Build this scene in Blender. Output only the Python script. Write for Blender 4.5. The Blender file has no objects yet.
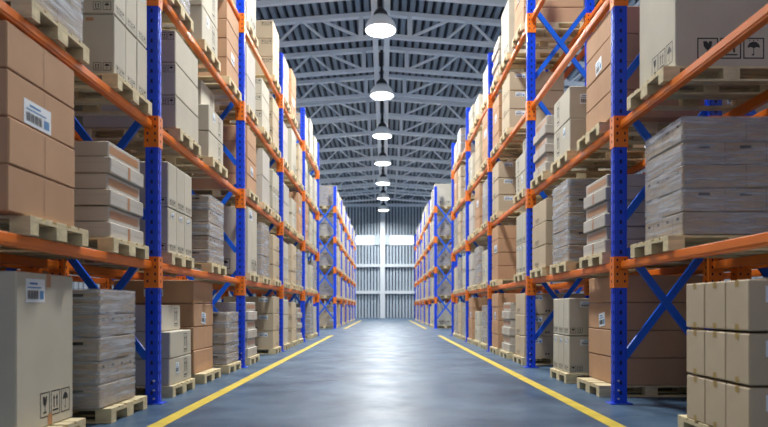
import bpy, bmesh, math, random
from mathutils import Vector, Matrix
random.seed(7)
S = bpy.context.scene
COL = S.collection
U = 0.010714                      # one working unit in metres
CAMZ = 95.5 * U
# ---------------------------------------------------------------- camera
cam_d = bpy.data.cameras.new('camera'); cam = bpy.data.objects.new('camera', cam_d); COL.objects.link(cam)
cam.location = (-1.2 * U, 0, CAMZ); cam.rotation_euler = (math.radians(90), 0, 0)
cam_d.sensor_width = 36; cam_d.lens = 600 / 768 * 36
cam_d.shift_x = -0.0013; cam_d.shift_y = 0.1230
cam_d.clip_start = 0.05; cam_d.clip_end = 300
cam_d.dof.use_dof = True; cam_d.dof.focus_distance = 7.6; cam_d.dof.aperture_fstop = 1.35
S.camera = cam
# ---------------------------------------------------------------- world light, exposure and added fill
S.view_settings.view_transform = 'Standard'; S.view_settings.look = 'None'
S.view_settings.gamma = 1; S.view_settings.use_curve_mapping = False
S.view_settings.exposure = 0.12
W = bpy.data.worlds.new('daylight'); S.world = W; W.use_nodes = True
WORLD_STRENGTH = 0.10
bg = W.node_tree.nodes['Background']; bg.inputs[0].default_value = (0.80, 0.90, 1.0, 1); bg.inputs[1].default_value = WORLD_STRENGTH
LAMP_POWER = 640; LAMP_COL = (0.985, 1.0, 0.985)
SIDE_FILL_POWER = 600
WALL_X = 13.0; REAR_Y = -9.0; END_Y = 5730 * U; ROOF_H = CAMZ + 1075 * U; SLOPE = 0.08
def area(name, loc, rot, sx, sy, power, col, parent=None, shape='RECTANGLE', spread=math.pi):
    l = bpy.data.lights.new(name, 'AREA'); l.shape = shape; l.size = sx; l.size_y = sy; l.energy = power; l.color = col; l.spread = spread
    o = bpy.data.objects.new(name, l); COL.objects.link(o); o.location = loc; o.rotation_euler = rot
    if parent: o.parent = parent
    return o
# unseen fill lights, added at the side-wall window bands and behind the camera
for s in (-1, 1):
    area('side_fill', (s * (WALL_X - 0.12), 24, 9.3), (0, s * math.radians(122), 0), 1.5, 64, SIDE_FILL_POWER, (0.80, 0.90, 1.0), spread=math.radians(110))
area('rear_fill', (0, REAR_Y + 0.3, 3.6), (math.radians(90), 0, 0), 13, 6.6, 240, (0.98, 1.0, 0.95))

# ---------------------------------------------------------------- materials
MATS = {}
def mat(name, col, rough=0.6, metal=0.0, noise=0.0, nscale=8.0, bump=0.0, stretch=(1, 1, 1), rand=0.0, spec=0.5, emit=None, estr=0.0):
    m = bpy.data.materials.new(name); m.use_nodes = True; MATS[name] = m
    nt = m.node_tree; b = nt.nodes['Principled BSDF']
    b.inputs['Roughness'].default_value = rough; b.inputs['Metallic'].default_value = metal
    b.inputs['Base Color'].default_value = (*col, 1)
    b.inputs['Specular IOR Level'].default_value = spec
    if emit: b.inputs['Emission Color'].default_value = (*emit, 1); b.inputs['Emission Strength'].default_value = estr
    if noise or bump:
        tc = nt.nodes.new('ShaderNodeTexCoord'); mp = nt.nodes.new('ShaderNodeMapping'); mp.inputs['Scale'].default_value = stretch
        nz = nt.nodes.new('ShaderNodeTexNoise'); nz.inputs['Scale'].default_value = nscale; nz.inputs['Detail'].default_value = 5
        nt.links.new(tc.outputs['Object'], mp.inputs[0]); nt.links.new(mp.outputs[0], nz.inputs['Vector'])
        if noise:
            mr = nt.nodes.new('ShaderNodeMapRange'); mr.inputs['From Min'].default_value = 0.3; mr.inputs['From Max'].default_value = 0.7
            mr.inputs['To Min'].default_value = 1 - noise; mr.inputs['To Max'].default_value = 1 + noise
            nt.links.new(nz.outputs['Fac'], mr.inputs['Value'])
            val = mr.outputs[0]
            if rand:
                oi = nt.nodes.new('ShaderNodeObjectInfo'); r2 = nt.nodes.new('ShaderNodeMapRange')
                r2.inputs['To Min'].default_value = 1 - rand; r2.inputs['To Max'].default_value = 1 + rand
                nt.links.new(oi.outputs['Random'], r2.inputs['Value'])
                mu = nt.nodes.new('ShaderNodeMath'); mu.operation = 'MULTIPLY'
                nt.links.new(val, mu.inputs[0]); nt.links.new(r2.outputs[0], mu.inputs[1]); val = mu.outputs[0]
            sc = nt.nodes.new('ShaderNodeVectorMath'); sc.operation = 'SCALE'; sc.inputs[0].default_value = col
            nt.links.new(val, sc.inputs['Scale']); nt.links.new(sc.outputs[0], b.inputs['Base Color'])
        if bump:
            bp = nt.nodes.new('ShaderNodeBump'); bp.inputs['Strength'].default_value = bump; bp.inputs['Distance'].default_value = 0.02
            nt.links.new(nz.outputs['Fac'], bp.inputs['Height']); nt.links.new(bp.outputs[0], b.inputs['Normal'])
    return m
mat('brown_card', (0.50, 0.30, 0.175), 0.75, noise=0.05, nscale=3, rand=0.05, spec=0.2)
mat('tan_card', (0.53, 0.43, 0.30), 0.75, noise=0.05, nscale=3, rand=0.05, spec=0.2)
mat('grey_card', (0.54, 0.50, 0.405), 0.75, noise=0.05, nscale=3, rand=0.06, spec=0.2)
mat('pale_card', (0.51, 0.475, 0.42), 0.75, noise=0.05, nscale=3, rand=0.05, spec=0.2)
mat('tape', (0.44, 0.22, 0.10), 0.35)
mat('yellow_tape', (0.40, 0.27, 0.08), 0.4)
mat('brown_seam', (0.36, 0.20, 0.115), 0.7)
mat('tan_seam', (0.36, 0.26, 0.16), 0.7)
mat('grey_seam', (0.38, 0.34, 0.29), 0.7)
mat('ink', (0.025, 0.022, 0.02), 0.6)
mat('label_white', (0.78, 0.83, 0.86), 0.4)
mat('label_blue', (0.05, 0.22, 0.48), 0.4)
mat('pallet_wood', (0.66, 0.56, 0.35), 0.75, noise=0.16, nscale=6, stretch=(1, 3, 3), rand=0.08, spec=0.2)
mat('blue_paint', (0.003, 0.058, 0.72), 0.33, noise=0.05, nscale=3)
mat('brace_blue_lit', (0.004, 0.11, 0.70), 0.4, noise=0.05, nscale=3)  # the post blue, brightened to carry light falling on the braces
mat('orange_paint', (0.80, 0.185, 0.012), 0.42, noise=0.06, nscale=3)
mat('slot_dark', (0.004, 0.008, 0.05), 0.8)
mat('bolt_zinc', (0.7, 0.72, 0.75), 0.3, metal=0.8)
mat('layer_card', (0.40, 0.325, 0.245), 0.7, noise=0.08, nscale=5, rand=0.08)
mat('layer_seam', (0.16, 0.13, 0.11), 0.7)
mat('roof_steel', (0.74, 0.80, 0.88), 0.5, noise=0.04, nscale=2)
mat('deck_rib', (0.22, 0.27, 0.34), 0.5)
mat('deck_dark', (0.02, 0.03, 0.05), 0.7)  # shade of the deck recesses put into the colour; slab above shares it
mat('wall_sheet', (0.42, 0.49, 0.56), 0.45, noise=0.04, nscale=0.6)
mat('wall_groove_shade', (0.045, 0.06, 0.085), 0.7)  # recess shade painted into the colour; the sheet itself is one tone
mat('wall_white', (0.60, 0.64, 0.68), 0.5)
mat('side_sheet', (0.30, 0.33, 0.37), 0.6)
mat('lamp_shade', (0.80, 0.82, 0.85), 0.4)
mat('lamp_black', (0.02, 0.02, 0.025), 0.5)
mat('lamp_lens', (1, 1, 1), 0.4, emit=(1, 0.99, 0.97), estr=9)
mat('window_day', (0.9, 0.95, 1), 0.4, emit=(0.88, 0.95, 1.0), estr=2.2)
mat('yellow_line', (0.60, 0.44, 0.035), 0.5, noise=0.14, nscale=5)
def floor_mat():
    m = bpy.data.materials.new('floor_epoxy'); m.use_nodes = True; MATS['floor_epoxy'] = m; nt = m.node_tree; b = nt.nodes['Principled BSDF']
    tc = nt.nodes.new('ShaderNodeTexCoord')
    n1 = nt.nodes.new('ShaderNodeTexNoise'); n1.inputs['Scale'].default_value = 0.9; n1.inputs['Detail'].default_value = 7; n1.inputs['Roughness'].default_value = 0.6
    n2 = nt.nodes.new('ShaderNodeTexNoise'); n2.inputs['Scale'].default_value = 2.0; n2.inputs['Detail'].default_value = 6
    nt.links.new(tc.outputs['Object'], n1.inputs['Vector']); nt.links.new(tc.outputs['Object'], n2.inputs['Vector'])
    r = nt.nodes.new('ShaderNodeValToRGB'); r.color_ramp.elements[0].position = 0.36; r.color_ramp.elements[0].color = (0.024, 0.055, 0.105, 1)
    r.color_ramp.elements[1].position = 0.62; r.color_ramp.elements[1].color = (0.080, 0.135, 0.205, 1)
    nt.links.new(n1.outputs['Fac'], r.inputs[0]); nt.links.new(r.outputs[0], b.inputs['Base Color'])
    mr = nt.nodes.new('ShaderNodeMapRange'); mr.inputs['From Min'].default_value = 0.3; mr.inputs['From Max'].default_value = 0.7
    mr.inputs['To Min'].default_value = 0.32; mr.inputs['To Max'].default_value = 0.50
    nt.links.new(n2.outputs['Fac'], mr.inputs['Value']); nt.links.new(mr.outputs[0], b.inputs['Roughness'])
    bp = nt.nodes.new('ShaderNodeBump'); bp.inputs['Strength'].default_value = 0.10; bp.inputs['Distance'].default_value = 0.01
    nt.links.new(n2.outputs['Fac'], bp.inputs['Height']); nt.links.new(bp.outputs[0], b.inputs['Normal'])
    b.inputs['Specular IOR Level'].default_value = 0.36
floor_mat()
def wrap_mat():
    m = bpy.data.materials.new('stretch_film'); m.use_nodes = True; MATS['stretch_film'] = m; nt = m.node_tree; b = nt.nodes['Principled BSDF']
    out = nt.nodes['Material Output']
    tc = nt.nodes.new('ShaderNodeTexCoord'); mp = nt.nodes.new('ShaderNodeMapping'); mp.inputs['Scale'].default_value = (1.2, 1.2, 17); mp.inputs['Rotation'].default_value = (0.05, -0.04, 0)
    nz = nt.nodes.new('ShaderNodeTexNoise'); nz.inputs['Scale'].default_value = 1.6; nz.inputs['Detail'].default_value = 6; nz.inputs['Roughness'].default_value = 0.6
    oi = nt.nodes.new('ShaderNodeObjectInfo'); ad = nt.nodes.new('ShaderNodeVectorMath'); ad.operation = 'ADD'
    cx = nt.nodes.new('ShaderNodeCombineXYZ'); ml = nt.nodes.new('ShaderNodeMath'); ml.operation = 'MULTIPLY'; ml.inputs[1].default_value = 17.0
    nt.links.new(oi.outputs['Random'], ml.inputs[0]); nt.links.new(ml.outputs[0], cx.inputs[0])
    nt.links.new(tc.outputs['Object'], mp.inputs[0]); nt.links.new(mp.outputs[0], ad.inputs[0]); nt.links.new(cx.outputs[0], ad.inputs[1])
    nt.links.new(ad.outputs[0], nz.inputs['Vector'])
    mr = nt.nodes.new('ShaderNodeMapRange'); mr.inputs['From Min'].default_value = 0.38; mr.inputs['From Max'].default_value = 0.72
    mr.inputs['To Min'].default_value = 0.02; mr.inputs['To Max'].default_value = 0.82
    nt.links.new(nz.outputs['Fac'], mr.inputs['Value'])
    tr = nt.nodes.new('ShaderNodeBsdfTransparent'); mx = nt.nodes.new('ShaderNodeMixShader')
    nt.links.new(mr.outputs[0], mx.inputs[0]); nt.links.new(tr.outputs[0], mx.inputs[1]); nt.links.new(b.outputs[0], mx.inputs[2]); nt.links.new(mx.outputs[0], out.inputs[0])
    b.inputs['Base Color'].default_value = (0.54, 0.59, 0.67, 1); b.inputs['Roughness'].default_value = 0.30
    bp = nt.nodes.new('ShaderNodeBump'); bp.inputs['Strength'].default_value = 0.25; bp.inputs['Distance'].default_value = 0.02
    nt.links.new(nz.outputs['Fac'], bp.inputs['Height']); nt.links.new(bp.outputs[0], b.inputs['Normal'])
wrap_mat()

# ---------------------------------------------------------------- mesh helpers
class MB:
    def __init__(s): s.v = []; s.f = []; s.m = []; s.mats = []
    def mi(s, m):
        if m not in s.mats: s.mats.append(m)
        return s.mats.index(m)
    def poly(s, pts, m):
        i = len(s.v); s.v += [tuple(p) for p in pts]; s.f.append(list(range(i, i + len(pts)))); s.m.append(s.mi(m))
    def hexa(s, p, m):               # eight corners: bottom 0-3, top 4-7 (counter-clockwise)
        i = len(s.v); s.v += [tuple(q) for q in p]; k = s.mi(m)
        for f in ((3, 2, 1, 0), (4, 5, 6, 7), (0, 1, 5, 4), (1, 2, 6, 5), (2, 3, 7, 6), (3, 0, 4, 7)):
            s.f.append([i + a for a in f]); s.m.append(k)
    def box(s, x0, x1, y0, y1, z0, z1, m):
        s.hexa([(x0, y0, z0), (x1, y0, z0), (x1, y1, z0), (x0, y1, z0), (x0, y0, z1), (x1, y0, z1), (x1, y1, z1), (x0, y1, z1)], m)
    def cbox(s, x0, x1, y0, y1, z0, z1, m, c=0.006):   # chamfered box
        cx, cy, cz = (x0 + x1) / 2, (y0 + y1) / 2, (z0 + z1) / 2; a, b, h = (x1 - x0) / 2, (y1 - y0) / 2, (z1 - z0) / 2
        k = s.mi(m); base = len(s.v); idx = {}
        for sx in (-1, 1):
            for sy in (-1, 1):
                for sz in (-1, 1):
                    for ax in range(3):
                        p = [sx * (a - c), sy * (b - c), sz * (h - c)]; p[ax] = (sx * a, sy * b, sz * h)[ax]
                        idx[(sx, sy, sz, ax)] = len(s.v); s.v.append((cx + p[0], cy + p[1], cz + p[2]))
        def add(q, n):
            P = [Vector(s.v[i]) for i in q]; nn = (P[1] - P[0]).cross(P[2] - P[0])
            if nn.dot(Vector(n)) < 0: q = q[::-1]
            s.f.append(q); s.m.append(k)
        for ax in range(3):
            o1, o2 = [i for i in range(3) if i != ax]
            for sg in (-1, 1):
                q = []
                for u, w in ((-1, -1), (1, -1), (1, 1), (-1, 1)):
                    t = [0, 0, 0]; t[ax] = sg; t[o1] = u; t[o2] = w; q.append(idx[(*t, ax)])
                n = [0, 0, 0]; n[ax] = sg; add(q, n)
            for u in (-1, 1):
                for w in (-1, 1):
                    t1 = [0, 0, 0]; t1[ax] = -1; t1[o1] = u; t1[o2] = w; t2 = list(t1); t2[ax] = 1
                    n = [0, 0, 0]; n[o1] = u; n[o2] = w
                    add([idx[(*t1, o1)], idx[(*t2, o1)], idx[(*t2, o2)], idx[(*t1, o2)]], n)
        for sx in (-1, 1):
            for sy in (-1, 1):
                for sz in (-1, 1):
                    add([idx[(sx, sy, sz, i)] for i in range(3)], (sx, sy, sz))
    def bar(s, p, q, w, h, m, up=(0, 0, 1)):
        p, q = Vector(p), Vector(q); d = (q - p).normalized(); u = Vector(up)
        if abs(d.dot(u)) > 0.98: u = Vector((0, 1, 0))
        r = d.cross(u).normalized(); t = r.cross(d).normalized(); r *= w / 2; t *= h / 2
        s.hexa([p - r - t, p + r - t, q + r - t, q - r - t, p - r + t, p + r + t, q + r + t, q - r + t], m)
    def cyl(s, p, q, r0, r1, m, n=12, caps=True):
        p, q = Vector(p), Vector(q); d = (q - p).normalized(); u = Vector((0, 0, 1)) if abs(d.z) < 0.9 else Vector((1, 0, 0))
        a = d.cross(u).normalized(); b = d.cross(a); i = len(s.v); k = s.mi(m)
        for c, r in ((p, r0), (q, r1)):
            for j in range(n):
                t = 2 * math.pi * j / n; s.v.append(tuple(c + (a * math.cos(t) + b * math.sin(t)) * r))
        for j in range(n):
            s.f.append([i + j, i + n + j, i + n + (j + 1) % n, i + (j + 1) % n]); s.m.append(k)
        if caps:
            s.f.append([i + j for j in range(n)]); s.m.append(k); s.f.append([i + n + j for j in reversed(range(n))]); s.m.append(k)
    def add(s, o, off):
        i = len(s.v); s.v += [(x + off[0], y + off[1], z + off[2]) for x, y, z in o.v]
        remap = [s.mi(m) for m in o.mats]
        s.f += [[a + i for a in f] for f in o.f]; s.m += [remap[k] for k in o.m]
    def mesh(s, name, fixn=False):
        me = bpy.data.meshes.new(name); me.from_pydata(s.v, [], s.f)
        for m in s.mats: me.materials.append(MATS[m])
        me.polygons.foreach_set('material_index', s.m)
        if fixn:
            bm = bmesh.new(); bm.from_mesh(me); bmesh.ops.recalc_face_normals(bm, faces=bm.faces); bm.to_mesh(me); bm.free()
        me.update(); return me
def link(name, data, loc=(0, 0, 0), parent=None):
    o = bpy.data.objects.new(name, data); COL.objects.link(o); o.location = loc
    if parent: o.parent = parent
    return o
def tag(o, label=None, cat=None, group=None, kind=None):
    if label: o['label'] = label
    if cat: o['category'] = cat
    if group: o['group'] = group
    if kind: o['kind'] = kind
    return o
def struct(name, mb, loc=(0, 0, 0), fixn=False):
    return tag(link(name, mb.mesh(name, fixn), loc), kind='structure')
ORD = ['first', 'second', 'third', 'fourth', 'fifth', 'sixth', 'seventh', 'eighth', 'ninth', 'tenth', 'eleventh', 'twelfth', 'thirteenth', 'fourteenth', 'fifteenth', 'sixteenth', 'seventeenth', 'eighteenth']

# ---------------------------------------------------------------- structure
m = MB(); m.box(-WALL_X, WALL_X, REAR_Y, END_Y + 0.4, -0.2, 0, 'floor_epoxy'); struct('floor', m)
# end wall: vertical profiled sheet, two window openings, white post and rails
WY = END_Y
wz0, wz1 = CAMZ + 63.5 * 9.55 * U, CAMZ + 72.5 * 9.55 * U
wx = [(-29.5 * 9.55 * U, -10.5 * 9.55 * U), (4.5 * 9.55 * U, 28.5 * 9.55 * U)]
m = MB(); P = 30 * U; x = -WALL_X
top = ROOF_H + 0.3
def wall_strip(m, xa, xb, ya, yb, mt):
    segs = [(0, top)]
    for a, b in wx:
        if xa >= a - 1e-4 and xb <= b + 1e-4: segs = [(0, wz0), (wz1, top)]
    for z0, z1 in segs:
        m.poly([(xa, ya, z0), (xb, yb, z0), (xb, yb, z1), (xa, ya, z1)], mt)
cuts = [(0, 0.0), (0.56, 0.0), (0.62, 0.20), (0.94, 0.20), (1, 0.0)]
edges = set()
xs = []
while x < WALL_X:
    for (a, ya), (b, yb) in zip(cuts, cuts[1:]):
        xa, xb = x + a * P, x + b * P
        brk = sorted([xa, xb] + [e for w in wx for e in w if xa < e < xb])
        for p, q in zip(brk, brk[1:]):
            f = lambda t: WY + ya + (yb - ya) * (t - xa) / (xb - xa)
            wall_strip(m, p, q, f(p), f(q), 'wall_groove_shade' if ya == yb == 0.20 else 'wall_sheet')
    x += P
m.box(-WALL_X, WALL_X, WY + 0.25, WY + 0.35, 0, top, 'wall_sheet')
struct('wall_end', m)
for i, (a, b) in enumerate(wx):
    m = MB(); m.box(a, b, WY + 0.22, WY + 0.24, wz0, wz1, 'window_day')
    for e in (a, b): m.box(e - 0.04, e + 0.04, WY - 0.02, WY + 0.2, wz0 - 0.06, wz1 + 0.06, 'wall_white')
    for e in (wz0, wz1): m.box(a, b, WY - 0.02, WY + 0.2, e - 0.06, e + 0.05, 'wall_white')
    struct('window_%d' % (i + 1), m)
px = -2.6 * 9.55 * U
m = MB(); m.box(px - 0.25, px + 0.25, WY - 0.5, WY - 0.06, 0, CAMZ + 1010 * U, 'wall_white'); struct('trim_1', m)
for i, yy in enumerate((265.5, 292.3)):
    z = CAMZ + (308 - yy) * 9.5 * U
    m = MB(); m.box(-WALL_X, px - 0.25, WY - 0.3, WY - 0.02, z - 0.15, z + 0.15, 'wall_white'); m.box(px + 0.25, WALL_X, WY - 0.3, WY - 0.02, z - 0.15, z + 0.15, 'wall_white')
    struct('trim_%d' % (i + 2), m)
m = MB(); m.box(-10.5 * 9.55 * U, 4.5 * 9.55 * U, WY - 0.12, WY - 0.02, wz0 - 0.06, wz1 + 0.06, 'wall_sheet'); struct('trim_4', m)
m = MB(); z = CAMZ + 103 * 9.5 * U; m.box(-WALL_X, WALL_X, WY - 0.35, WY - 0.02, z - 0.14, z + 0.14, 'roof_steel'); struct('trim_5', m)
for s, nm in ((-1, 'wall_left'), (1, 'wall_right')):
    m = MB(); y = REAR_Y
    xx = s * WALL_X
    for z0, z1 in ((0, 8.4), (10.2, top)):
        m.box(min(xx, xx + s * 0.2), max(xx, xx + s * 0.2), REAR_Y, END_Y + 0.4, z0, z1, 'side_sheet')
        y = REAR_Y
        while y < END_Y: m.box(min(xx, xx - s * .05), max(xx, xx - s * .05), y, y + .15, z0, z1, 'side_sheet'); y += 0.4
    struct(nm, m)
    m = MB(); m.box(min(xx + s * .05, xx + s * 0.1), max(xx + s * .05, xx + s * 0.1), REAR_Y, END_Y, 8.4, 10.2, 'window_day')  # unseen glowing window bands, added to light the roof
    y = REAR_Y
    while y < END_Y: m.box(xx - .06, xx + .06, y, y + .1, 8.4, 10.2, 'wall_white'); y += 2.5
    struct('window_%d' % (3 if s < 0 else 4), m)
m = MB(); m.box(-WALL_X, -7, REAR_Y - .2, REAR_Y, 0, 7.2, 'side_sheet'); m.box(7, WALL_X, REAR_Y - .2, REAR_Y, 0, 7.2, 'side_sheet'); m.box(-WALL_X, WALL_X, REAR_Y - .2, REAR_Y, 7.2, top, 'side_sheet'); struct('wall_rear', m)
# roof deck, ribbed along the hall
m = MB(); RH = ROOF_H
for s in (-1, 1):
    n = int(WALL_X / (30 * U)); p = 30 * U
    for k in range(n + 1):
        a, b, c = k * p, k * p + p * 0.5, (k + 1) * p
        za, zb, zc = RH - SLOPE * a, RH - SLOPE * b, RH - SLOPE * c
        H = 0.14
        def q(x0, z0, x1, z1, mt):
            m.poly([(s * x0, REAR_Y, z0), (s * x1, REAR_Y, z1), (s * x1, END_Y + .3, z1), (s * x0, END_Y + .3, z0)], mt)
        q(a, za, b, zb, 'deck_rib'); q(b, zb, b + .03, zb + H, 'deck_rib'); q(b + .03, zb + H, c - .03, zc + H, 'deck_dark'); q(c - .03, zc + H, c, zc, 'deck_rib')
for s in (-1, 1):
    x1 = WALL_X + .2
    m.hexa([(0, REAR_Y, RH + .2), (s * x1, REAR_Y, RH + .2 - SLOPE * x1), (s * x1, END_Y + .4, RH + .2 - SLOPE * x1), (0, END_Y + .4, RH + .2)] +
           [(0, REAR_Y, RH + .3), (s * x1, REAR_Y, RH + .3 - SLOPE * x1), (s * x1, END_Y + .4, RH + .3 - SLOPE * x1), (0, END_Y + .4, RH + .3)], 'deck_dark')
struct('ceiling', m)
# painted aisle lines
LX = 185.8 * U
def aisle_line(xc, y0, y1, label):
    m = MB(); m.box(xc - .068, xc + .068, y0, y1, 0.0, 0.003, 'yellow_line')
    o = struct('floor_line', m); o['label'] = label; o['category'] = 'floor marking'; o['kind'] = 'thing'
D0 = 600 * U; PIT = 0.604 * D0
aisle_line(-LX, -4, D0 + 4.08 * PIT, 'long yellow line painted on floor along the left rack')
aisle_line(LX, -4, D0 + 4.08 * PIT, 'long yellow line painted on floor along the right rack')
aisle_line(-LX, D0 + 5.9 * PIT, D0 + 11.1 * PIT, 'distant yellow floor line beside the far left rack')
aisle_line(LX, D0 + 5.9 * PIT, D0 + 11.1 * PIT, 'distant yellow floor line beside the far right rack')

# ---------------------------------------------------------------- roof trusses
TS = 293 * U; T0 = 2173 * U
LOWH = CAMZ + 984 * U; UPH = ROOF_H - 0.10
XM = WALL_X - 0.1
def zl(x): return LOWH - SLOPE * abs(x)
def zu(x): return UPH - SLOPE * abs(x)
def truss_parts():
    parts = []
    for s in (-1, 1):
        a = MB(); a.bar((s * 0.0, 0, zl(0)), (s * XM, 0, zl(XM)), 0.16, 0.15, 'roof_steel'); parts.append(('bottom_chord', a))
        a = MB(); a.bar((0, 0, zu(0)), (s * XM, 0, zu(XM)), 0.24, 0.16, 'roof_steel'); parts.append(('top_chord', a))
        x = 88 * U
        a = MB(); a.bar((s * x, 0, zl(x)), (s * x, 0, zu(x)), 0.17, 0.17, 'roof_steel'); parts.append(('post', a))
        nodes = [(88, 0), (245, 1)]
        k = 215
        pts = [(x, 0)]
        xs = [88, 250, 215, 305, 395, 485, 575, 665, 755, 845, 935, 1025, 1115, 1200]
        a = MB(); a.bar((s * 88 * U, 0, zl(88 * U)), (s * 240 * U, 0, zu(240 * U)), 0.09, 0.09, 'roof_steel'); parts.append(('web', a))
        for i in range(2, len(xs) - 1):
            u0, u1 = xs[i] * U, xs[i + 1] * U
            z0, z1 = (zl(u0), zu(u1)) if i % 2 == 0 else (zu(u0), zl(u1))
            a = MB(); a.bar((s * u0, 0, z0), (s * u1, 0, z1), 0.08, 0.08, 'roof_steel'); parts.append(('web', a))
    return [(n, b.mesh(n)) for n, b in parts]
TP = truss_parts(); k = 0
y = T0 - TS; ti = 0
while y < END_Y - 1.2:
    if True:
        t = link('roof_truss', None, (0, y, 0))
        if ti < 18: lab = 'pale steel roof truss spanning hall, %s of the row counted from camera' % ORD[ti]
        tag(t, lab, 'roof truss', 'roof trusses')
        for n, me in TP: link(n, me, (0, 0, 0), t)
        ti += 1
    y += TS
for s in (-1, 1):
    m = MB(); xc = px * 0 - 4 * U * 0 + s * 20.5 * U - 0.16; z = CAMZ + 962 * U
    m.box(xc - .105, xc + .105, REAR_Y, END_Y - .5, z - .14, z + .0, 'roof_steel')
    tag(link('ridge_beam', m.mesh('ridge_beam')), 'long pale beam under the ridge, %s of the lamp row' % ('left' if s < 0 else 'right'), 'roof beam', 'ridge beams')

# ---------------------------------------------------------------- lamps
def lathe(prof, m, n=32):
    b = MB(); k = b.mi(m); r = len(prof)
    for j in range(n):
        t = 2 * math.pi * j / n
        for rad, z in prof: b.v.append((rad * math.cos(t), rad * math.sin(t), z))
    for j in range(n):
        for i in range(r - 1):
            a, c = j * r + i, ((j + 1) % n) * r + i
            b.f.append([a, c, c + 1, a + 1]); b.m.append(k)
    return b
def smooth(me):
    me.polygons.foreach_set('use_smooth', [True] * len(me.polygons)); return me
shade_me = smooth(lathe([(0.50, -0.005), (0.525, -0.015), (0.535, 0.01), (0.515, 0.12), (0.46, 0.25), (0.37, 0.37), (0.25, 0.46), (0.24, 0.45), (0.355, 0.355), (0.445, 0.24), (0.495, 0.11), (0.50, -0.005)], 'lamp_shade').mesh('shade', True))
lens_me = lathe([(0.0, 0.03), (0.3, 0.03), (0.492, 0.035), (0.492, 0.05), (0, 0.05)], 'lamp_lens').mesh('lens', True)
neck_me = smooth(lathe([(0, 0.44), (0.24, 0.44), (0.25, 0.50), (0.22, 0.60), (0.14, 0.69), (0.09, 0.75), (0, 0.76)], 'lamp_black').mesh('housing', True))
LH = CAMZ + 871 * U; LS = .001108 * 600 * 871 * U; L0 = .003604 * 600 * 871 * U
LX0 = -0.16
ZRB = CAMZ + 962 * U - .14                      # underside of the ridge beams
cable = MB(); cable.cyl((0, 0, .70), (0, 0, ROOF_H - LH - .02), .07, .07, 'lamp_black', 10); cable_me = cable.mesh('stem')
added_side_stem = {}
for rr in (-1, 1):
    c2 = MB(); c2.cyl((0, 0, .70), (0, 0, ROOF_H - SLOPE * abs(-.16 + rr * 8.6) - LH + .6 - .004), .03, .03, 'lamp_black', 8); added_side_stem[rr] = c2.mesh('stem')
li = 0
for row in (0, -1, 1):
    for kk in range(-2, 7):
        y = L0 + kk * LS
        if row and (kk % 2): continue
        x = LX0 + row * 8.6  # side rows are unseen lamps, added to even out the light
        t = link('high_bay_lamp', None, (x, y, LH - (0.6 if row else 0)))
        if row == 0:
            if kk < 0: lab = 'lit dome lamp over the aisle behind view, %s before the visible row' % ORD[-kk - 1]
            else: lab = 'lit white dome lamp hanging over the aisle, %s of the row from camera' % ORD[kk]
        else: lab = 'added unseen dome lamp beyond the %s rack, %s of its row' % ('left' if row < 0 else 'right', ORD[(kk + 2) // 2])
        tag(t, lab, 'lamp', 'high bay lamps over the aisle' if row == 0 else 'added unseen lamps over side aisles')
        link('shade', shade_me, parent=t); link('lens', lens_me, parent=t); link('housing', neck_me, parent=t); link('stem', added_side_stem[row] if row else cable_me, parent=t)
        l = area('lamp_light', (0, 0, 0.02), (0, 0, 0), 0.96, 0.96, LAMP_POWER * (0.22 if row else 1), LAMP_COL, t, 'DISK', math.radians(165))

# ---------------------------------------------------------------- racks
TOPS = [46.5, 186, 326, 466]
PI_, PO = 226.5, 239
PH = .132                    # pallet height        # aisle post, inner and outer face (units)
RC = 327                    # rear post centre
def z_of(u): return CAMZ + u * U
hw = (PO - PI_) * U / 2; hy = 4.6 * U
POST_H = z_of(562)
def post_mesh():
    b = MB(); t = hw; q_ = hy; w = .010
    b.box(-t, t, -q_, -q_ + w, 0.012, POST_H, 'blue_paint')                   # web facing the camera
    for s_ in (-1, 1):
        x0, x1 = sorted((s_ * t, s_ * (t - w)))
        b.box(x0, x1, -q_ + w, q_, 0.012, POST_H, 'blue_paint')
        x0, x1 = sorted((s_ * (t - w), s_ * (t - .035)))
        b.box(x0, x1, q_ - w, q_, 0.012, POST_H, 'blue_paint')
        x0, x1 = sorted((s_ * t, s_ * (t + .005)))
        b.box(x0, x1, -.014, .014, 0.012, POST_H, 'blue_paint')              # raised rib on the side
    for s_ in (-1, 1): b.box(min(s_ * .034, s_ * .048), max(s_ * .034, s_ * .048), -q_ - .005, -q_, 0.012, POST_H, 'blue_paint')
    z = 0.10; e = .0012
    while z < POST_H - .05:
        b.poly([(-.013, -q_ - e, z), (.013, -q_ - e, z), (.010, -q_ - e, z + .040), (-.010, -q_ - e, z + .040)], 'slot_dark')
        for sx in (-1, 1):
            for yy in (-.034, .028):
                q = [(sx * (t + e), yy - .009, z), (sx * (t + e), yy + .009, z), (sx * (t + e), yy + .009, z + .036), (sx * (t + e), yy - .009, z + .036)]
                b.poly(q if sx > 0 else q[::-1], 'slot_dark')
        z += .107
    return b.mesh('post')
post_me = post_mesh()
b = MB(); b.cbox(-hw - .05, hw + .05, -hy - .03, hy + .03, 0, .012, 'blue_paint', .002); plate_me = b.mesh('base_plate')
b = MB(); b.cyl((0, 0, 0), (0, 0, .03), .012, .012, 'bolt_zinc', 6); bolt_me = b.mesh('bolt')
b = MB(); b.cyl((0, 0, 0), (0, -.02, 0), .011, .011, 'bolt_zinc', 6); sbolt_me = b.mesh('bolt')
b = MB(); t = hw + .006; q_ = hy + .006; zt = 4.5 * U; zb = -26.5 * U
b.box(-t, t, -q_ - .004, -q_, zb, zt, 'orange_paint'); b.box(-t, t, q_, q_ + .004, zb, zt, 'orange_paint')
b.box(-t - .004, -t, -q_ - .004, q_ + .004, zb, zt, 'orange_paint'); b.box(t, t + .004, -q_ - .004, q_ + .004, zb, zt, 'orange_paint')
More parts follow.
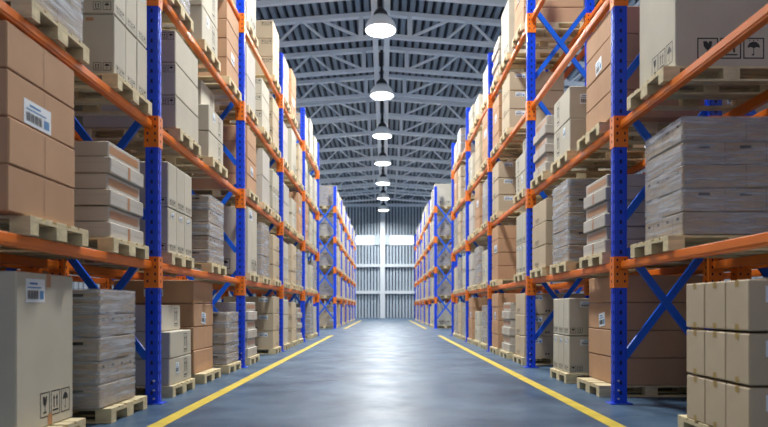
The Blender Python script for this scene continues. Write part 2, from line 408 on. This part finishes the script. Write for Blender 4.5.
for kz in range(4):
    z = zt - .05 - kz * .075
    for xx in (-.04, .04): b.poly([(xx - .009, -q_ - .0055, z), (xx + .009, -q_ - .0055, z), (xx + .009, -q_ - .0055, z + .026), (xx - .009, -q_ - .0055, z + .026)], 'slot_dark')
    for sx in (-1, 1):
        q = [(sx * (t + .0055), -.01, z), (sx * (t + .0055), .01, z), (sx * (t + .0055), .01, z + .026), (sx * (t + .0055), -.01, z + .026)]
        b.poly(q if sx > 0 else q[::-1], 'slot_dark')
conn_me = b.mesh('connector')
BL = PIT - 2 * hy - .024
b = MB(); b.cbox(-.033, .033, 0, BL, -.090, 0, 'orange_paint', .006)
for sx in (-1, 1): b.box(min(sx * .033, sx * .038), max(sx * .033, sx * .038), 0.01, BL - .01, -.066, -.026, 'orange_paint')
beam_me = b.mesh('beam')
def rack(side, n0, n1, offx, label, group, levels=4, bracemask=None):
    """offx: extra distance from the aisle, units"""
    xa = side * (((PI_ + PO) / 2 + offx) * U); xr = side * ((RC + offx) * U)
    root = link('pallet_rack', None, (xa, D0 + n0 * PIT, 0)); tag(root, label, 'pallet rack', group)
    ox, oy = root.location.x, root.location.y
    for n in range(n0, n1 + 1):
        y = D0 + n * PIT
        for x in (xa, xr):
            p = link('post', post_me, (x - ox, y - oy, 0), root)
            bp = link('base_plate', plate_me, (0, 0, 0), p)
            for zz in (.10, .19, .29):
                if n <= 1 and x == xa: link('bolt', sbolt_me, (-side * .03, -hy - .006, zz - .04), p)
            for L in range(levels): link('connector', conn_me, (0, 0, z_of(TOPS[L])), p)
        bx0, bx1 = min(xa, xr) + hw - .002, max(xa, xr) - hw + .002
        for L in range(-1, levels):
            t_ = (TOPS[L] + 12) if L >= 0 else -87
            if L < 0: continue
            zt, zb = z_of(t_), z_of(t_ - 108)
            for (pa, pb, yo) in (((bx0, zt), (bx1, zb), -.02), ((bx1, zt), (bx0, zb), .02)):
                m = MB(); m.bar((pa[0] - ox, y - oy + yo, pa[1]), (pb[0] - ox, y - oy + yo, pb[1]), .036, .075, 'brace_blue_lit')
                link('cross_brace', m.mesh('cross_brace'), (0, 0, 0), root)
        if n < n1:
            for x in (xa + side * (238 - 232.25) * U * 0.4, xr):
                for L in range(levels): link('beam', beam_me, (x - ox, y - oy + hy + .012, z_of(TOPS[L])), root)
    return root
rack(-1, -1, 4, 0, 'blue and orange pallet rack of stacked cartons along left of aisle', 'pallet racks')
rack(1, -1, 4, 0, 'blue and orange pallet rack of stacked cartons along right of aisle', 'pallet racks')
rack(-1, 6, 11, 0, 'far left blue and orange rack beyond the cross aisle', 'pallet racks')
rack(1, 6, 11, 0, 'far right blue and orange rack beyond the cross aisle', 'pallet racks')
BACK = 122
rack(-1, -1, 3, BACK, 'second rack standing back to back behind the left aisle rack', 'pallet racks')
rack(1, -1, 3, BACK, 'second rack standing back to back behind the right aisle rack', 'pallet racks')

# ---------------------------------------------------------------- pallets
def pallet_bits():
    m = 'pallet_wood'; out = []
    top = MB()
    ws = [(-.40, -.255), (-.2275, -.1275), (-.0725, .0725), (.1275, .2275), (.255, .40)]
    for a, b in ws: top.cbox(-.6, .6, a, b, .122, .144, m, .002)
    for x0 in (-.6, -.0725, .455): top.box(x0, x0 + .145, -.4, .4, .100, .1225, m)
    out.append(('deck', top))
    for x0 in (-.6, -.0725, .455):
        for y0, w in ((-.40, .10), (-.0725, .145), (.30, .10)):
            b = MB(); b.cbox(x0, x0 + .145, y0, y0 + w, .022, .100, m, .002); out.append(('block', b))
    for y0, w in ((-.40, .10), (-.0725, .145), (.30, .10)):
        b = MB(); b.cbox(-.6, .6, y0, y0 + w, 0, .022, m, .002); out.append(('runner', b))
    return out
PB = pallet_bits()
for n_, b_ in PB: b_.v = [(x, y, z * PH / .144) for x, y, z in b_.v]
PALL = MB()
for n, b_ in PB: PALL.add(b_, (0, 0, 0))
pall_me = PALL.mesh('pallet'); PBM = [(n, b_.mesh(n)) for n, b_ in PB]

# ---------------------------------------------------------------- carton print and labels
def face_map(side, face, d, w, h, e=.0012):
    """returns f(u,v)->xyz ; u to the viewer's right from the face centre, v up from the base"""
    if face == 'C': return lambda u, v: (u, -w / 2 - e, v)
    if side > 0: return lambda u, v: (-d / 2 - e, -u, v)
    return lambda u, v: (d / 2 + e, u, v)
def rect(b, f, u0, u1, v0, v1, m): b.poly([f(u0, v0), f(u1, v0), f(u1, v1), f(u0, v1)], m)
def frame2(b, f, u0, u1, v0, v1, t, m):
    rect(b, f, u0, u1, v0, v0 + t, m); rect(b, f, u0, u1, v1 - t, v1, m); rect(b, f, u0, u0 + t, v0 + t, v1 - t, m); rect(b, f, u1 - t, u1, v0 + t, v1 - t, m)
def arc(cx, cy, r, a0, a1, n=10): return [(cx + r * math.cos(math.radians(a0 + (a1 - a0) * i / n)), cy + r * math.sin(math.radians(a0 + (a1 - a0) * i / n))) for i in range(n + 1)]
def icon(b, f, kind, u, v, w, h, m='ink'):
    """pictogram filling the cell whose lower left corner is (u, v)"""
    g = lambda x, y: f(u + x * w, v + y * h)
    P = lambda pts: b.poly([g(*p) for p in pts], m)
    frame2(b, f, u, u + w, v, v + h, w * .06, m)
    if kind == 'glass':
        P([(.28, .84), (.31, .60), (.40, .48), (.46, .44), (.54, .44), (.60, .48), (.69, .60), (.72, .84), (.58, .84), (.52, .72), (.47, .84)])
        P([(.47, .44), (.47, .22), (.53, .22), (.53, .44)]); P([(.32, .22), (.34, .16), (.66, .16), (.68, .22)])
    elif kind == 'arrows':
        for c in (.34, .66):
            P([(c - .05, .30), (c + .05, .30), (c + .05, .66), (c - .05, .66)]); P([(c - .12, .66), (c + .12, .66), (c, .84)])
        P([(.18, .16), (.82, .16), (.82, .23), (.18, .23)])
    elif kind == 'umbrella':
        P(arc(.5, .52, .30, 0, 180) + [(.36, .56), (.5, .50), (.64, .56)])
        P([(.48, .24), (.52, .24), (.52, .52), (.48, .52)]); P([(.40, .16), (.52, .16), (.52, .24), (.46, .24), (.40, .20)])
        for x in (.3, .5, .7): P([(x - .02, .84), (x + .02, .84), (x + .01, .91), (x - .03, .91)])
def label_mesh(side, face, d, w, h, u, v, lw, lh, tilt=0.0):
    f0 = face_map(side, face, d, w, h, .002); f1 = face_map(side, face, d, w, h, .0032)
    c, s_ = math.cos(tilt), math.sin(tilt)
    def R(f): return lambda x, y: f(u + x * c - y * s_, v + x * s_ + y * c)
    b = MB(); F0, F1 = R(f0), R(f1)
    rect(b, F0, -lw / 2, lw / 2, -lh / 2, lh / 2, 'label_white')
    # bars of a code and lines of small print
    x = -lw * .42
    i = 0
    while x < lw * .14:
        bw = lw * (.012 + .016 * ((i * 7) % 3)); rect(b, F1, x, x + bw, -lh * .36, lh * .0, 'ink'); x += bw + lw * .018; i += 1
    rect(b, F1, lw * .22, lw * .42, -lh * .36, lh * .0, 'label_blue')
    rect(b, F1, -lw * .42, lw * .30, lh * .10, lh * .16, 'label_blue'); rect(b, F1, -lw * .30, lw * .10, lh * .26, lh * .34, 'label_blue')
    return b

# carton kinds ---------------------------------------------------------------
CACHE = {}
def carton_mb(T, side, d, w, h):
    """body mesh data for one carton; T = (kind, variant)"""
    key = (T, side, round(d, 3), round(w, 3), round(h, 3))
    if key in CACHE: return CACHE[key]
    kind, var = T
    body = {'A': 'brown_card', 'B': 'pale_card', 'C': 'grey_card', 'E': 'grey_card', 'F': 'grey_card', 'G': 'tan_card', 'H': 'tan_card', 'I': 'grey_card', 'J': 'tan_card', 'P': 'pale_card'}[kind]
    seam = {'brown_card': 'brown_seam', 'tan_card': 'tan_seam', 'grey_card': 'grey_seam', 'pale_card': 'grey_seam'}[body]
    b = MB(); b.cbox(-d / 2, d / 2, -w / 2, w / 2, 0, h, body, .009)
    fa = face_map(side, 'A', d, w, h); fc = face_map(side, 'C', d, w, h)
    sgn = 1
    kids = []                                    # (name, MB)
    def tape(face, u0, u1, v0, v1, m='tape'):
        t = MB(); rect(t, face_map(side, face, d, w, h, .0018), u0, u1, v0, v1, m); kids.append(('packing_tape', t))
    fu = (lambda t: -side * t)                    # u of the aisle face pointing to the far end (t>0 = far) 
    if kind == 'A':
        rect(b, fa, -.003, .003, .01, h - .01, seam)
        if var == 1: kids.append(('shipping_label', label_mesh(side, 'A', d, w, h, fu(-.02), h * .36, .20, .16, .12 * side)))
        if var == 2: kids.append(('shipping_label', label_mesh(side, 'C', d, w, h, .0, h * .45, .26, .10, .02)))
        if var == 3: kids.append(('shipping_label', label_mesh(side, 'A', d, w, h, fu(-.08), .095, .33, .17, 0)))
    elif kind == 'B':
        rect(b, fa, -w * .48, w * .48, h * .5 - .0015, h * .5 + .0015, seam)
        if var == 0:
            a_, b_ = sorted((fu(-w / 2 + .02), fu(w * .42))); tape('A', a_, b_, h * .25, h * .75)
        else:
            c_ = fu(0.02); tape('A', c_ - .025, c_ + .025, .01, h - .01)
            rect(b, fc, -d * .48, d * .48, h * .62, h * .62 + .003, seam)
    elif kind == 'C':
        for i, ic in enumerate(('glass', 'arrows', 'umbrella')): icon(b, fa, ic, -w * .34 + i * w * .24, .035, w * .21, .065)
        if var == 1: kids.append(('shipping_label', label_mesh(side, 'A', d, w, h, 0, h - .075, .10, .055, -.25 * side)))
        if var in (1, 2): kids.append(('shipping_label', label_mesh(side, 'C', d, w, h, -side * (d / 2 - .26), h - .085, .22, .08)))
        else:
            tape('C', -side * (d / 2 - .22) - .035, -side * (d / 2 - .22) + .035, h - .06, h - .03)
        icon(b, fc, 'umbrella', -side * (d / 2 - .06) - .04, .03, .075, .075)
        icon(b, fc, 'arrows', -side * (d / 2 - .15) - .04, .03, .075, .075)
    elif kind == 'E':
        for ff, ww, sc in ((fa, w, .125), (fc, d, .185)):
            u0 = -.09 if ff is fa else -.36
            for i, ic in enumerate(('glass', 'arrows', 'umbrella')): icon(b, ff, ic, u0 + i * (sc + .018), .07, sc, sc * (1.5 if ff is fa else 1.0))
        if side < 0:
            kids.append(('shipping_label', label_mesh(side, 'A', d, w, h, fu(-.15), h - .13, .24, .17)))
            tape('A', -.03 + fu(.02), .03 + fu(.02), h - .10, h - .004); tape('A', -.03 + fu(.04), .03 + fu(.04), .004, .09)
    elif kind == 'F':
        c_ = fu(.16)
        frame2(b, fa, c_ - .06, c_ + .06, h * .15, h * .88, .006, 'ink')
        for c in (c_ - .025, c_ + .025):
            rect(b, fa, c - .007, c + .007, h * .38, h * .68, 'ink'); b.poly([fa(c - .018, h * .68), fa(c + .018, h * .68), fa(c, h * .80)], 'ink')
        rect(b, fa, c_ - .045, c_ + .045, h * .22, h * .27, 'ink')
        if var == 1: kids.append(('shipping_label', label_mesh(side, 'A', d, w, h, fu(-.13), h - .12, .11, .13)))
        if var == 2: kids.append(('shipping_label', label_mesh(side, 'C', d, w, h, -side * (d / 2 - .22), h * .6, .16, .14)))
    elif kind == 'G':
        for v0, v1 in ((h - .045, h - .002), (.002, .045)): tape('A', -.022, .022, v0, v1, 'yellow_tape')
        kids.append(('shipping_label', label_mesh(side, 'C', d, w, h, -side * (d / 2 - .24), h - .10, .26, .11)))
    elif kind == 'H':
        rect(b, fa, -.002, .002, .01, h - .01, seam)
        kids.append(('shipping_label', label_mesh(side, 'C', d, w, h, -side * (d / 2 - .22), h - .075, .20, .085)))
        for i in range(2): rect(b, fc, -side * (d / 2 - .40) - .03 + i * .05, -side * (d / 2 - .40) + i * .05, .05, .08, 'ink')
        for i, ic in enumerate(('glass', 'arrows', 'umbrella')): icon(b, fa, ic, fu(.12) - .10 + i * .075, .03, .06, .07)
    elif kind in 'IJ':
        for i, ic in enumerate(('glass', 'arrows', 'umbrella')):
            u0 = -side * (d / 2 - .16) - .10
            icon(b, fc, ic, u0 + i * .085, h - .115, .075, .085)
    elif kind == 'P':
        rect(b, fa, -.002, .002, .01, h - .01, seam)
    CACHE[key] = (b, kids); return CACHE[key]
MESH = {}
def carton_mesh(T, side, d, w, h):
    key = (T, side, round(d, 3), round(w, 3), round(h, 3))
    if key not in MESH:
        b, kids = carton_mb(T, side, d, w, h)
        full = MB(); full.add(b, (0, 0, 0))
        for n, k_ in kids: full.add(k_, (0, 0, 0))
        MESH[key] = (b.mesh('carton'), [(n, k_.mesh(n)) for n, k_ in kids], full.mesh('carton'))
    return MESH[key]

def layer_mb(side, d, w, h, hand):
    """one layer of shrink wrapped cartons; hand: 'A' or 'C' face with the hand holes"""
    b = MB(); b.cbox(-d / 2, d / 2, -w / 2, w / 2, 0.003, h - .003, 'layer_card', .009)
    for face, ww in (('A', w), ('C', d)):
        f = face_map(side, face, d, w, h)
        n = (4 if face == 'A' else 3) if face == hand else 2
        for i in range(1, n): rect(b, f, -ww / 2 + ww * i / n - .003, -ww / 2 + ww * i / n + .003, .008, h - .008, 'layer_seam')
        if face == hand:
            for i in range(n):
                c = -ww / 2 + ww * (i + .5) / n; r = .022 if face == 'A' else .05
                rect(b, f, c - r, c + r, h * .68, h * .68 + .026, 'ink')
    return b
def wrap_mb(d, w, h, seed):
    """thin film shell round the stack, slightly wavy"""
    rnd = random.Random(seed); b = MB(); k = b.mi('stretch_film'); N = 10; e = .009
    ring = []
    cor = [(-d / 2 - e, -w / 2 - e), (d / 2 + e, -w / 2 - e), (d / 2 + e, w / 2 + e), (-d / 2 - e, w / 2 + e)]
    pts = []
    for i in range(4):
        a, c = cor[i], cor[(i + 1) % 4]
        for t in (0.03, .35, .65, .97): pts.append((a[0] + (c[0] - a[0]) * t, a[1] + (c[1] - a[1]) * t, i))
    for j in range(N + 1):
        z = .012 + (h - .006) * j / N
        for x, y, i in pts:
            o = rnd.uniform(-.003, .003) * (j < N); nx, ny = ((0, -1), (1, 0), (0, 1), (-1, 0))[i]
            b.v.append((x + nx * o, y + ny * o, z))
    n = len(pts)
    for j in range(N):
        for i in range(n):
            b.f.append([j * n + i, j * n + (i + 1) % n, (j + 1) * n + (i + 1) % n, (j + 1) * n + i]); b.m.append(k)
    b.f.append([N * n + i for i in range(n)]); b.m.append(k)
    return b
WRAPS = {}
def wrapped(side, h, first, nl=5, d=1.10, w=.76):
    key = (side, round(h, 3), first, nl)
    if key not in WRAPS:
        lh = h / nl; parts = []
        for i in range(nl):
            hand = first if (nl - 1 - i) % 2 == 0 else ('A' if first == 'C' else 'C')
            parts.append(('carton_layer', layer_mb(side, d - (.012 if i % 2 else 0), w - (.012 if i % 2 else 0), lh, hand), i * lh))
        ms = [(n, b.mesh(n), z) for n, b, z in parts]; wr = wrap_mb(d, w, h, len(WRAPS)); wm = wr.mesh('stretch_film')
        full = MB()
        for n, b_, z in parts: full.add(b_, (0, 0, z))
        full.add(wr, (0, 0, 0))
        WRAPS[key] = (ms, wm, full.mesh('shrink_wrapped_load'))
    return WRAPS[key]

# ---------------------------------------------------------------- what stands where
OFF = (.125, .325, .512)
SPEC = []; PAL = []; WRAP = []
BAYN = {-1: 'nearest bay', 0: 'second bay', 1: 'third bay', 2: 'fourth bay', 3: 'fifth bay', 6: 'first bay', 7: 'second bay', 8: 'third bay', 9: 'fourth bay', 10: 'last bay'}
LEVN = ['floor level', 'first beam', 'second beam', 'third beam', 'top beam']
SLOTN = ['near pallet', 'middle pallet', 'far pallet']
def where(side, bay, L, slot, back=False):
    sd = 'left' if side < 0 else 'right'
    rk = ('back %s rack' if back else ('far %s rack' if bay > 4 else '%s rack')) % sd
    return '%s, %s, %s of %s' % (SLOTN[slot], LEVN[L], BAYN[bay], rk)
def wmini(side, bay, L, slot, back=False):
    return where(side, bay, L, slot, back)
def stackpos(i, n):
    if n == 1: return 'single'
    if i == 0: return 'bottom'
    if i == n - 1: return 'top'
    if n == 3: return 'middle'
    return {4: ['', 'second-lowest', 'third-lowest'], 5: ['', 'second-lowest', 'middle', 'fourth-lowest'], 6: ['', 'second-lowest', 'third-lowest', 'fourth-lowest', 'fifth-lowest']}[n][i]
LOOK = {'A': 'brown', 'B': 'low taped', 'C': 'narrow grey', 'E': 'tall grey', 'F': 'arrow-marked grey', 'G': 'narrow tan', 'H': 'wide tan', 'I': 'icon-topped grey', 'J': 'icon-topped tan', 'P': 'plain pale'}
NAMEOF = {'A': 'brown cartons', 'B': 'low cartons', 'C': 'narrow cartons', 'E': 'tall carton', 'F': 'arrow-marked cartons', 'G': 'tan cartons', 'H': 'tan cartons', 'I': 'grey cartons', 'J': 'tan cartons', 'P': 'pale cartons', 'D': 'wrapped cartons'}
def load(side, bay, L, slot, kind, h=None, back=False, dy=0.0, inset=4, n=None, pallet=True, variants=None, bo=0.0, bw=None, bd=None):
    base = 0.0 if L == 0 else z_of(TOPS[L - 1])
    if L: base += .001
    y = D0 * (1 + .604 * bay + OFF[slot] + dy)
    jy = random.uniform(-.02, .02)
    x0 = (PI_ + (BACK if back else 0)) * U + random.uniform(0, .02)      # aisle edge of the pallet
    xc = side * (x0 + .6)
    PAL.append(dict(loc=(xc, y + jy, base), label='pallet under %s, %s' % (NAMEOF[kind], wmini(side, bay, L, slot, back)), D=y, L=L))
    z = base + PH + .002; ins = inset * U
    wh = wmini(side, bay, L, slot, back)
    def put(T, d, w, hh, xo, yo, zz, pos, rot=0):
        if bw: w = w * bw / (.755 if T[0] not in 'CG' else .755)
        if bd: d = bd
        x = side * (x0 + ins + d / 2 + xo); yo = yo * (bw / .755 if (bw and T[0] in 'CG') else 1) + bo
        SPEC.append(dict(T=T, side=side, d=d, w=w, h=hh, loc=(x, y + yo + jy, zz), rot=rot, label='%s %s carton, %s' % (pos, LOOK[T[0]], wh), D=y, size=hh * (w + .5) / (y * y)))
        SPEC[-1]['h'] -= .005
    R = random.uniform
    if kind == 'A':
        n = n or 4; H = h or 1.19; lh = H / n
        lab = random.choice([1, 2, 2, 3])
        for i in range(n):
            v = 0
            if variants: v = variants.get(i, 0)
            elif i == min(lab, n - 1): v = random.choice([1, 3])
            put(('A', v), 1.08, .755, lh, R(0, .008), R(-.005, .005), z + i * lh, stackpos(i, n), R(-.006, .006))
    elif kind == 'B':
        n = n or 6; H = h or .70; lh = H / n
        for i in range(n):
            put(('B', i % 2 == 0 and 1 or 0), 1.04, .70 if i % 2 else .745, lh, .03 if i % 2 else 0, R(-.008, .008), z + i * lh, stackpos(i, n), R(-.01, .01))
    elif kind in 'CG':
        rows = n or (3 if kind == 'G' else 2); H = h or (1.0 if kind == 'C' else 1.1); lh = H / rows
        for i in range(rows):
            for j in range(3):
                pos = stackpos(i, rows) + ' ' + ('near', 'centre', 'far')[j]
                v = 0
                if kind == 'C': v = 1 if (i % 2 == 0) == (bay != -1) else 2 * (side > 0)
                w_ = .252
                put((kind, v), 1.08, w_, lh - (.012 if kind == 'G' else .003), R(0, .006), (j - 1) * (w_ + .002), z + i * lh, pos)
    elif kind == 'E': put(('E', 0), 1.10, .755, h or 1.13, 0, 0, z, 'single')
    elif kind == 'F':
        n = n or 2; H = h or .80; lh = H / n
        for i in range(n):
            put(('F', (1 if i == 0 else 0) if not variants else variants.get(i, 0)), 1.02 - .08 * (i > 1), .755 - .10 * (i > 1), lh, .0 + .12 * (i > 1), R(-.01, .01), z + i * lh, stackpos(i, n), R(-.01, .01))
    elif kind in 'HIJ':
        n = n or 3; H = h or 1.08; lh = H / n
        for i in range(n): put((kind, 0), 1.10, .755, lh - .004, R(0, .008), R(-.006, .006), z + i * lh, stackpos(i, n))
    elif kind == 'P':
        n = n or 2; H = h or .95; lh = H / n
        for i in range(n): put((kind, 0), 1.06, .74, lh - .004, R(0, .01), R(-.01, .01), z + i * lh, stackpos(i, n), R(-.01, .01))
    elif kind == 'D':
        hh = h or 1.03
        WRAP.append(dict(side=side, h=hh, first='A' if side > 0 else 'C', nl=5 if hh > .8 else 4, loc=(side * (x0 + ins + .55), y + jy + bo, z + .001), D=y, label='film-wrapped stack of cartons, ' + wh))
PLAN = {}
def P_(side, bay, L, *items):
    for i, it in enumerate(items): PLAN[(side, bay, L, i)] = it
N_ = None
# left rack, nearest bay outward
P_(-1, -1, 0, N_, ('E', dict(h=1.15, dy=-.024, inset=11, bo=.05)), ('D', dict(h=1.05, dy=-.020, inset=7, bo=-.10)))
P_(-1, -1, 1, N_, ('A', dict(h=1.25, dy=-.023, inset=4, bo=-.15, bw=.85, variants={2: 3})), ('B', dict(h=.88, dy=-.010)))
P_(-1, -1, 2, N_, ('D', dict(h=1.2, dy=-.02)), ('C', dict(h=1.1, dy=0)))
P_(-1, -1, 3, N_, N_, N_); P_(-1, -1, 4, N_, N_, N_)
P_(-1, 0, 0, ('F', dict(h=.93, n=3, variants={0: 1})), ('A', dict(h=1.27, inset=12, bw=.88, variants={2: 1, 3: 2})), ('D', dict(h=.82)))
P_(-1, 0, 1, ('C', dict(h=1.05, dy=.005, bw=.84, bo=.02)), ('D', dict(h=.95, dy=.040)), N_)
P_(-1, 0, 2, ('I', dict(h=1.16, dy=.042, bw=.86)), ('F', dict(h=1.12, n=3, dy=.050, inset=6, variants={1: 1})), N_)
P_(-1, 0, 3, ('D', dict(h=1.1)), ('F', dict(h=.95, n=2, variants={0: 1})), ('A', dict(h=1.2, variants={1: 1})))
P_(-1, 0, 4, N_, N_, N_)
P_(-1, 1, 0, ('B', dict(h=1.0, n=6)), N_, ('H', dict(h=1.15)))
P_(-1, 1, 1, ('E', dict(h=1.2)), ('D', dict(h=1.08)), ('H', dict(h=1.0)))
P_(-1, 1, 2, ('A', dict(h=1.15, variants={2: 2, 1: 1})), ('P', dict(h=1.1)), ('C', dict(h=.95)))
P_(-1, 1, 3, ('P', dict(h=1.12)), ('I', dict(h=1.0)), ('J', dict(h=1.05)))
P_(-1, 1, 4, ('E', dict(h=1.05)), N_, ('J', dict(h=1.21)))
P_(-1, 2, 0, ('I', dict(h=1.1)), ('J', dict(h=1.05)), ('B', dict(h=.9)))
P_(-1, 2, 1, ('C', {}), ('H', {}), ('D', {}))
P_(-1, 2, 2, ('P', {}), ('F', {}), ('A', {}))
P_(-1, 2, 3, ('P', {}), ('E', {}), ('J', {}))
P_(-1, 2, 4, ('P', dict(h=1.05)), ('A', dict(h=1.22)), N_)
P_(-1, 3, 4, ('C', dict(h=.9)), ('P', dict(h=1.15)), ('E', dict(h=.9)))
# right rack
P_(1, -1, 0, N_, ('G', dict(h=1.10, dy=-.006, inset=0, bo=-.16, bw=.84)), N_)
P_(1, -1, 1, N_, N_, ('D', dict(h=1.03, dy=-.036, inset=13)))
P_(1, -1, 2, N_, N_, ('E', dict(h=1.25, dy=-.026, inset=11)))
P_(1, -1, 3, N_, N_, N_); P_(1, -1, 4, N_, N_, N_)
P_(1, 0, 0, ('A', dict(h=1.27, inset=17, bw=.92, bo=.05, variants={2: 1})), ('C', dict(h=1.03)), N_)
P_(1, 0, 1, ('B', dict(h=.90)), ('D', dict(h=1.12)), ('H', dict(h=1.08, bw=.84)))
P_(1, 0, 2, ('A', dict(h=1.25, inset=8, bw=.86, bo=-.12, variants={2: 1})), ('F', dict(h=.88, n=2, variants={0: 1, 1: 2})), ('B', dict(h=.88)))
P_(1, 0, 3, N_, N_, N_); P_(1, 0, 4, N_, N_, N_)
P_(1, 1, 0, ('H', dict(h=1.16)), ('B', dict(h=1.0)), ('A', dict(h=1.22, variants={2: 1})))
P_(1, 1, 1, ('C', dict(h=1.1)), N_, ('A', dict(h=1.2)))
P_(1, 1, 2, ('F', dict(h=1.05, n=3)), N_, ('H', dict(h=1.12)))
P_(1, 1, 3, N_, ('H', dict(h=1.12)), ('A', dict(h=1.1)))
P_(1, 1, 4, ('A', dict(h=1.1)), ('E', dict(h=1.1)), ('B', dict(h=.9)))
P_(1, 2, 0, ('D', dict(h=.95)), ('F', dict(h=.8)), ('A', {}))
P_(1, 2, 1, ('F', dict(h=.8)), ('D', dict(h=1.0)), ('P', {}))
P_(1, 2, 2, ('D', {}), ('A', {}), ('P', {}))
P_(1, 2, 3, ('A', {}), ('J', {}), ('F', {}))
P_(1, 2, 4, ('P', dict(h=.85)), ('F', dict(h=.55, n=1)), ('C', dict(h=.7)))
P_(1, 3, 4, N_, ('D', dict(h=.8)), ('P', dict(h=.7)))
for side in (-1, 1):
    for bay in (-1, 0, 1, 2, 3):
        for L in range(5):
            for sl in range(3):
                k = (side, bay, L, sl)
                if k in PLAN: it = PLAN[k]
                else: it = (random.choice('ABCDDEFHIJPPC'), {}) if random.random() > .06 else None
                if it:
                    kw = dict(it[1]); kw.setdefault('dy', random.uniform(-.006, .006))
                    load(side, bay, L, sl, it[0], **kw)
    for bay in (6, 7, 8, 9, 10):
        for L in range(5):
            for sl in range(3):
                kd = random.choice('ACDDDEEHPPJF')
                hh = None
                if sl == 0 and bay == 6:
                    kd = 'D'
                    if L in (0, 4): kd = 'E' if side > 0 else ('D' if L else 'H')
                    if side < 0 and L == 3: kd = 'B'; hh = .95
                if random.random() > .05: load(side, bay, L, sl, kd, h=hh)
for (side, bay, L, sl, kd, h) in ((1, -1, 0, 1, 'B', .95), (1, -1, 0, 2, 'B', 1.2), (1, 0, 0, 0, 'A', 1.0), (1, -1, 1, 1, 'H', .9), (1, -1, 1, 2, 'A', .9), (1, 0, 1, 0, 'P', 1.0), (1, 0, 2, 0, 'H', 1.0), (1, 0, 0, 1, 'D', 1.1), (1, 0, 3, 1, 'H', 1.0),
    (-1, -1, 0, 2, 'A', 1.1), (-1, 0, 0, 0, 'P', 1.1), (-1, 0, 0, 2, 'H', 1.0), (-1, -1, 1, 2, 'B', .6), (-1, 0, 1, 0, 'A', 1.0), (-1, 0, 1, 1, 'H', 1.0), (-1, 0, 2, 0, 'P', 1.0), (-1, 0, 2, 1, 'A', 1.0), (-1, 1, 1, 0, 'P', 1.0), (-1, 1, 0, 1, 'H', 1.0), (-1, 1, 2, 0, 'A', 1.0), (1, 1, 1, 0, 'A', 1.0), (1, 1, 0, 1, 'P', 1.1)):
    load(side, bay, L, sl, kd, h=h, back=True, inset=2)

# ---------------------------------------------------------------- build them
def in_view(x, y, z0, z1, marg=25):
    """True when some of an item 1.2 m deep and 0.8 m wide can fall inside the frame"""
    s = 1 if x > 0 else -1
    yn, yf = y - .4, y + .4; xi = abs(x) - .6
    if yf < 1.2: return False
    px_far = 600 * xi / yf
    if px_far > 384 + marg: return False
    return 308 - 600 * (z0 - CAMZ) / (yf if z0 > CAMZ else max(yn, .5)) > -marg
SPEC = [c for c in SPEC if in_view(c['loc'][0], c['loc'][1], c['loc'][2], 0)]
PAL = [p for p in PAL if in_view(p['loc'][0], p['loc'][1], p['loc'][2], 0)]
SPEC.sort(key=lambda c: -c['size'])
LIM = 300
PARTD = 16.0
for i, c in enumerate(SPEC[:LIM]):
    body, kids, full = carton_mesh(c['T'], c['side'], c['d'], c['w'], c['h'])
    near = c['D'] < PARTD and c['size'] > SPEC[min(len(SPEC) - 1, 200)]['size']
    o = link('carton', body if near and kids else full, c['loc']); o.rotation_euler.z = c['rot']
    tag(o, c['label'], 'carton', 'cartons stacked on pallets')
    if near:
        for n, me in kids: link(n, me, (0, 0, 0), o)
if len(SPEC) > LIM:
    big = MB()
    for c in SPEC[LIM:]:
        b_, kids = carton_mb(c['T'], c['side'], c['d'], c['w'], c['h'])
        big.add(b_, c['loc'])
        for n, k_ in kids: big.add(k_, c['loc'])
    tag(link('distant_cartons', big.mesh('distant_cartons')), 'distant cartons filling the far bays of the racks', 'cartons', kind='stuff')
PAL.sort(key=lambda p: p['D'])
for i, p in enumerate(PAL[:300]):
    if i < 60:
        o = link('pallet', None, p['loc'])
        for n, me in PBM: link(n, me, (0, 0, 0), o)
    else: o = link('pallet', pall_me, p['loc'])
    tag(o, p['label'], 'pallet', 'wooden pallets in the racks')
if len(PAL) > 300:
    big = MB()
    for p in PAL[300:]: big.add(PALL, p['loc'])
    tag(link('distant_pallets', big.mesh('distant_pallets')), 'distant pallets in the last bays of the far racks', 'pallets', kind='stuff')
for w_ in WRAP:
    ms, wm, full = wrapped(w_['side'], w_['h'], w_['first'], w_['nl'])
    if not in_view(w_['loc'][0], w_['loc'][1], w_['loc'][2], 0): continue
    if w_['D'] < PARTD:
        o = link('film_wrapped_load', None, w_['loc'])
        for n, me, z in ms: link(n, me, (0, 0, z), o)
        link('stretch_film', wm, (0, 0, 0), o)
    else: o = link('film_wrapped_load', full, w_['loc'])
    tag(o, w_['label'], 'wrapped load', 'film-wrapped loads in the racks')
print('COUNTS cartons', len(SPEC), 'pallets', len(PAL), 'wraps', len(WRAP), 'objs', len(bpy.data.objects))
